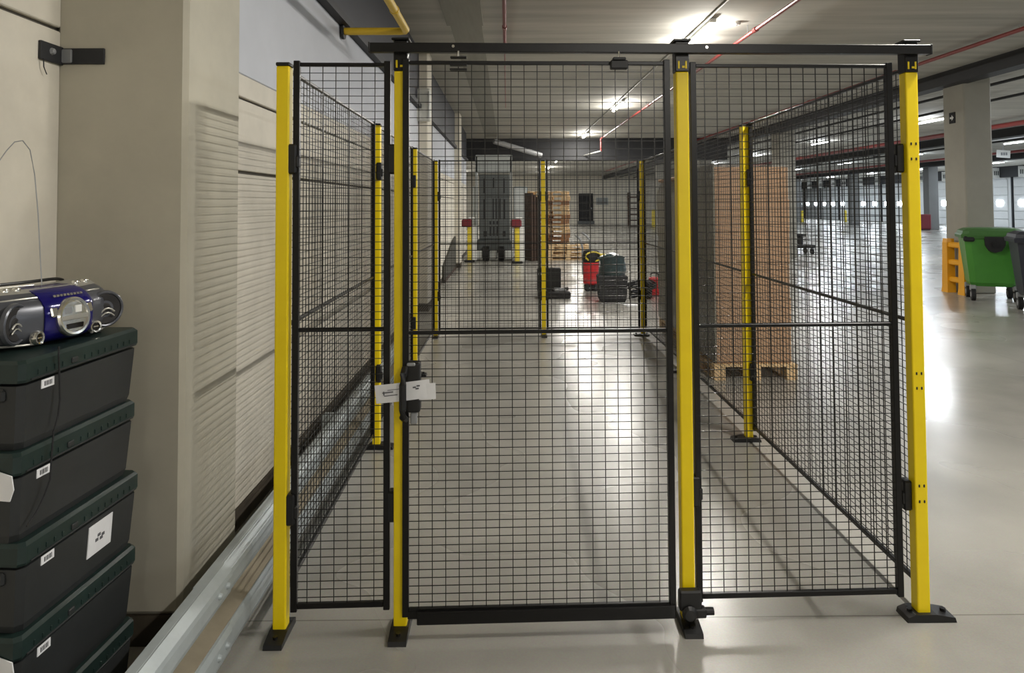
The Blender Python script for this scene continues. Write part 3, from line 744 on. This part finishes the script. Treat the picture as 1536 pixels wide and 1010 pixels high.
# black tub with bag
g_ = G(918, 452)
t = thing('black_tub', 'black plastic tub with a dark teal sack on top', 'tub', g_)
rs = []
for z, h_ in ((0, .19), (.05, .215), (.36, .235), (.42, .24), (.44, .22)):
    rs.append([(-h_, -h_*.8, z), (h_, -h_*.8, z), (h_*1.0, h_*.8, z), (-h_, h_*.8, z)])
B().rings(rs).build('tub_body', INKD, t)
B().box((0, -.19, .27), (.42, .02, .03), .004).build('tub_rib', PLB, t)
rs = []
for i, (z, h_) in enumerate(((.40, .21), (.5, .225), (.6, .21), (.68, .2), (.74, .22), (.77, .16))):
    rs.append([((h_+.025*math.sin(3*a+i))*math.cos(a), (h_+.02*math.cos(2*a+i))*math.sin(a)*.8, z + .03*math.sin(2*a+i)) for a in [2*math.pi*k/14 for k in range(14)]])
B().rings(rs).build('sack', TEALB, t, smooth=True)
# cable heap
g_ = G(962, 449)
t = thing('cable_heap', 'tangled black cables lying beside the black tub', 'cable', g_)
for k in range(5):
    a0 = k*1.3; rr_ = .12+.03*k
    B().tube([(rr_*math.cos(a0+q*.55)*1.1+.03*math.sin(q+k), .12*math.sin(a0+q*.55), .03+.05*k+.035*(1+math.sin(q*.9+k))) for q in range(12)], .018, 7).build('coil', INKD, t, smooth=True)
B().box((.1, 0, .16), (.16, .14, .30), .03).build('cable_drum', RUB, t)
B().box((-.2, -.02, .27), (.2, .1, .05), .015, Matrix.Rotation(R(-18), 3, 'Y')).build('clamp', RUB, t)
B().box((-.2, -.02, .11), (.03, .03, .24), .008).build('clamp_stand', RUB, t)
g_ = G(946, 459)
t = thing('paper_scrap', 'white paper scrap on the floor by the black tub', 'paper', (g_.x, g_.y, 0), R(12))
b = B(); b.rings([[(x, y, .002 + .02*abs(math.sin(3*x+1))) for x, y in ((xx, -.1), (xx, .1))] + [(xx, .1, .004), (xx, -.1, .004)] for xx in (-.1, -.05, 0, .05, .1)]); b.build('paper_sheet', PAPER, t)
# red jerrycan
g_ = G(982, 444)
t = thing('jerrycan', 'red jerrycan with a black handle behind the rear corner post', 'jerrycan', g_)
B().span(-.1, .1, -.08, .08, 0.0, .33, .03, 2).build('can', RED, t, smooth=False)
B().tube([(-.07, 0, .32), (-.06, 0, .39), (.0, 0, .41), (.06, 0, .39), (.07, 0, .32)], .013, 8).build('handle', RUB, t)
B().box((0, -.085, .17), (.15, .012, .2), .01).build('embossed_panel', RED, t)
# far wall items
g_ = AT(879, 311, 59.9)
t = thing('far_door', 'black door in the pale far wall', 'door', (g_.x, 59.95, 0))
B().span(-.6, .6, -.05, 0, .25, 2.55, .02).build('leaf', INKD, t); B().box((.45, -.07, 1.3), (.08, .04, .14)).build('handle', GREYM, t)
B().span(-.68, .68, -.03, .02, 0, .25, .01).build('sill', MACHD, t)
g_ = AT(903, 302, 59.9)
t = thing('wall_vent', 'grey louvre plate on the far wall beside the black door', 'vent', (g_.x, 59.95, g_.z))
B().box((0, 0, 0), (1.0, .1, .6), .02).build('frame', MACH, t)
for k in range(4): B().box((0, -.06, -.2+k*.13), (.86, .04, .05)).build('slat', MACHD, t)
g_ = G(952, 340)
t = thing('stacked_frames', 'dark brown stacked frames near the far wall', 'frames', (g_.x, g_.y, 0))
for k in range(6):
    B().span(-.45+.03*math.sin(k), .45, -.4, .4, k*.42, k*.42+.09, .01).build('frame_tier', BROWN, t)
for x in (-.4, .4):
    for y in (-.35, .35): B().span(x-.05, x+.05, y-.05, y+.05, 0, 2.5).build('frame_post', BROWN, t)
g_ = G(981, 341)
t = thing('bollard', 'solid yellow bollard before the far wall', 'bollard', (g_.x, g_.y, 0))
B().lathe([(0, 0), (.16, 0), (.16, 1.15), (.12, 1.24), (0, 1.26)], 16).build('tube', YELG, t, smooth=True)
B().lathe([(0, 0), (.22, 0), (.22, .03), (0, .03)], 16).build('base_plate', DARKS, t)
# cart beyond the right fence
g_ = G(1201, 381)
t = thing('platform_cart', 'small black platform cart on the bright floor past the cardboard load', 'cart', (g_.x, g_.y, 0), R(8))
B().span(-.36, .36, -.28, .28, .20, .30, .02).build('deck', INKD, t)
for x in (-.34, .34):
    B().tube([(x, .2, .28), (x, .2, .66)], .02, 8).build('push_bar', WHT, t)
B().tube([(-.34, .2, .66), (.34, .2, .66)], .02, 8).build('push_bar', WHT, t)
B().span(-.05, .05, -.1, .1, .3, .62, .02).build('mast', INKD, t); B().span(-.16, .16, -.1, .1, .58, .64, .01).build('crosshead', INKD, t)
for x in (-.28, .28):
    for y in (-.2, .2): B().cyl((x-.025, y, .09), (x+.025, y, .09), .09, 14).build('wheel', RUB, t)
for x in (-.28, .28):
    for y in (-.2, .2): B().box((x, y, .19), (.06, .06, .05)).build('fork', GREYM, t)
# dock signs and dock-side things
sign_px = [(1214, 251), (1231, 253), (1250, 253), (1265, 252), (1290, 249), (1315, 247), (1382, 241), (1417, 239), (1390, 254), (1494, 248), (1533, 246)]
for i, (px, py) in enumerate(sign_px):
    d_ = ray(px, py); tt = (XD-.55)/d_.x
    q = Vector((XD-.55, d_.y*tt, EYE+d_.z*tt)); q.z = min(q.z, CEIL-.42); 
    t = thing('dock_sign', 'white number sign hanging above a dock door', 'sign', tuple(q), 0, 'number signs above the dock doors')
    B().box((0, 0, 0), (.5, .04, .7), .01).build('board', WHT, t)
    for k in range(3): B().box((-.12+.12*k, -.024, 0), (.07, .006, .28)).build('number_mark', MACHD, t)
    B().tube([(0, 0, .34), (0, 0, CEIL-q.z)], .015, 6).build('hanger', GREYM, t)
q = AT(1505, 231, 30)
t = thing('dock_sign', 'white sheet sign hanging just beyond the concrete column', 'sign', tuple(q))
B().box((0, 0, 0), (.58, .03, .32), .008, Matrix.Rotation(R(4), 3, 'Y')).build('board', WHT, t)
for k in range(3): B().box((-.08+.1*k, -.02, .0), (.07, .006, .12)).build('number_mark', GREYM, t)
B().tube([(0, 0, .14), (0, 0, CEIL-q.z)], .012, 6).build('hanger', GREYM, t)
for px, py, lab in ((1283, 330, 'yellow bollard at the foot of a dark dock column'), (1269, 329, 'yellow bollard between two dark dock columns'), (1204, 327, 'yellow bollard at the farthest dock column')):
    g_ = G(px, py); y_ = min(g_.y, 62); g_ = Vector((y_*(px-760)/1080, y_, 0))
    t = thing('bollard', lab, 'bollard', g_)
    B().lathe([(0, 0), (.11, 0), (.11, .95), (.08, 1.02), (0, 1.04)], 14).build('tube', YELG, t, smooth=True)
    B().lathe([(0, 0), (.16, 0), (.16, .04), (0, .04)], 14).build('base_plate', DARKS, t)
g_ = Vector(((1386-760)/1080*43, 43, 0))
t = thing('hose_cabinet', 'dark red cabinet beside a dark dock column', 'cabinet', g_)
B().span(-.35, .35, -.25, .25, .05, .95, .03).build('case', REDD, t); B().span(-.3, .3, -.27, -.25, .12, .88, .01).build('front_door', REDD, t); B().span(-.3, .3, -.2, .2, 0, .05).build('plinth', DARKS, t)

q0 = AT(613, 182, 10.9); q1 = AT(646, 133, 10.9)
t = thing('wall_enclosure', 'pale grey rounded enclosure high on the wall column by the cage', 'enclosure', ((q0.x+q1.x)/2, 10.9, q0.z))
hw, hh = abs(q1.x-q0.x)/2, q1.z-q0.z
B().span(-hw, hw, -.05, .1, 0, hh, .03, 3).build('case', mat('enclosure_grey', (206, 206, 198), .5), t)
B().span(hw-.03, hw-.005, -.062, -.048, .04, hh-.04, .008).build('edge_trim', WHT, t)
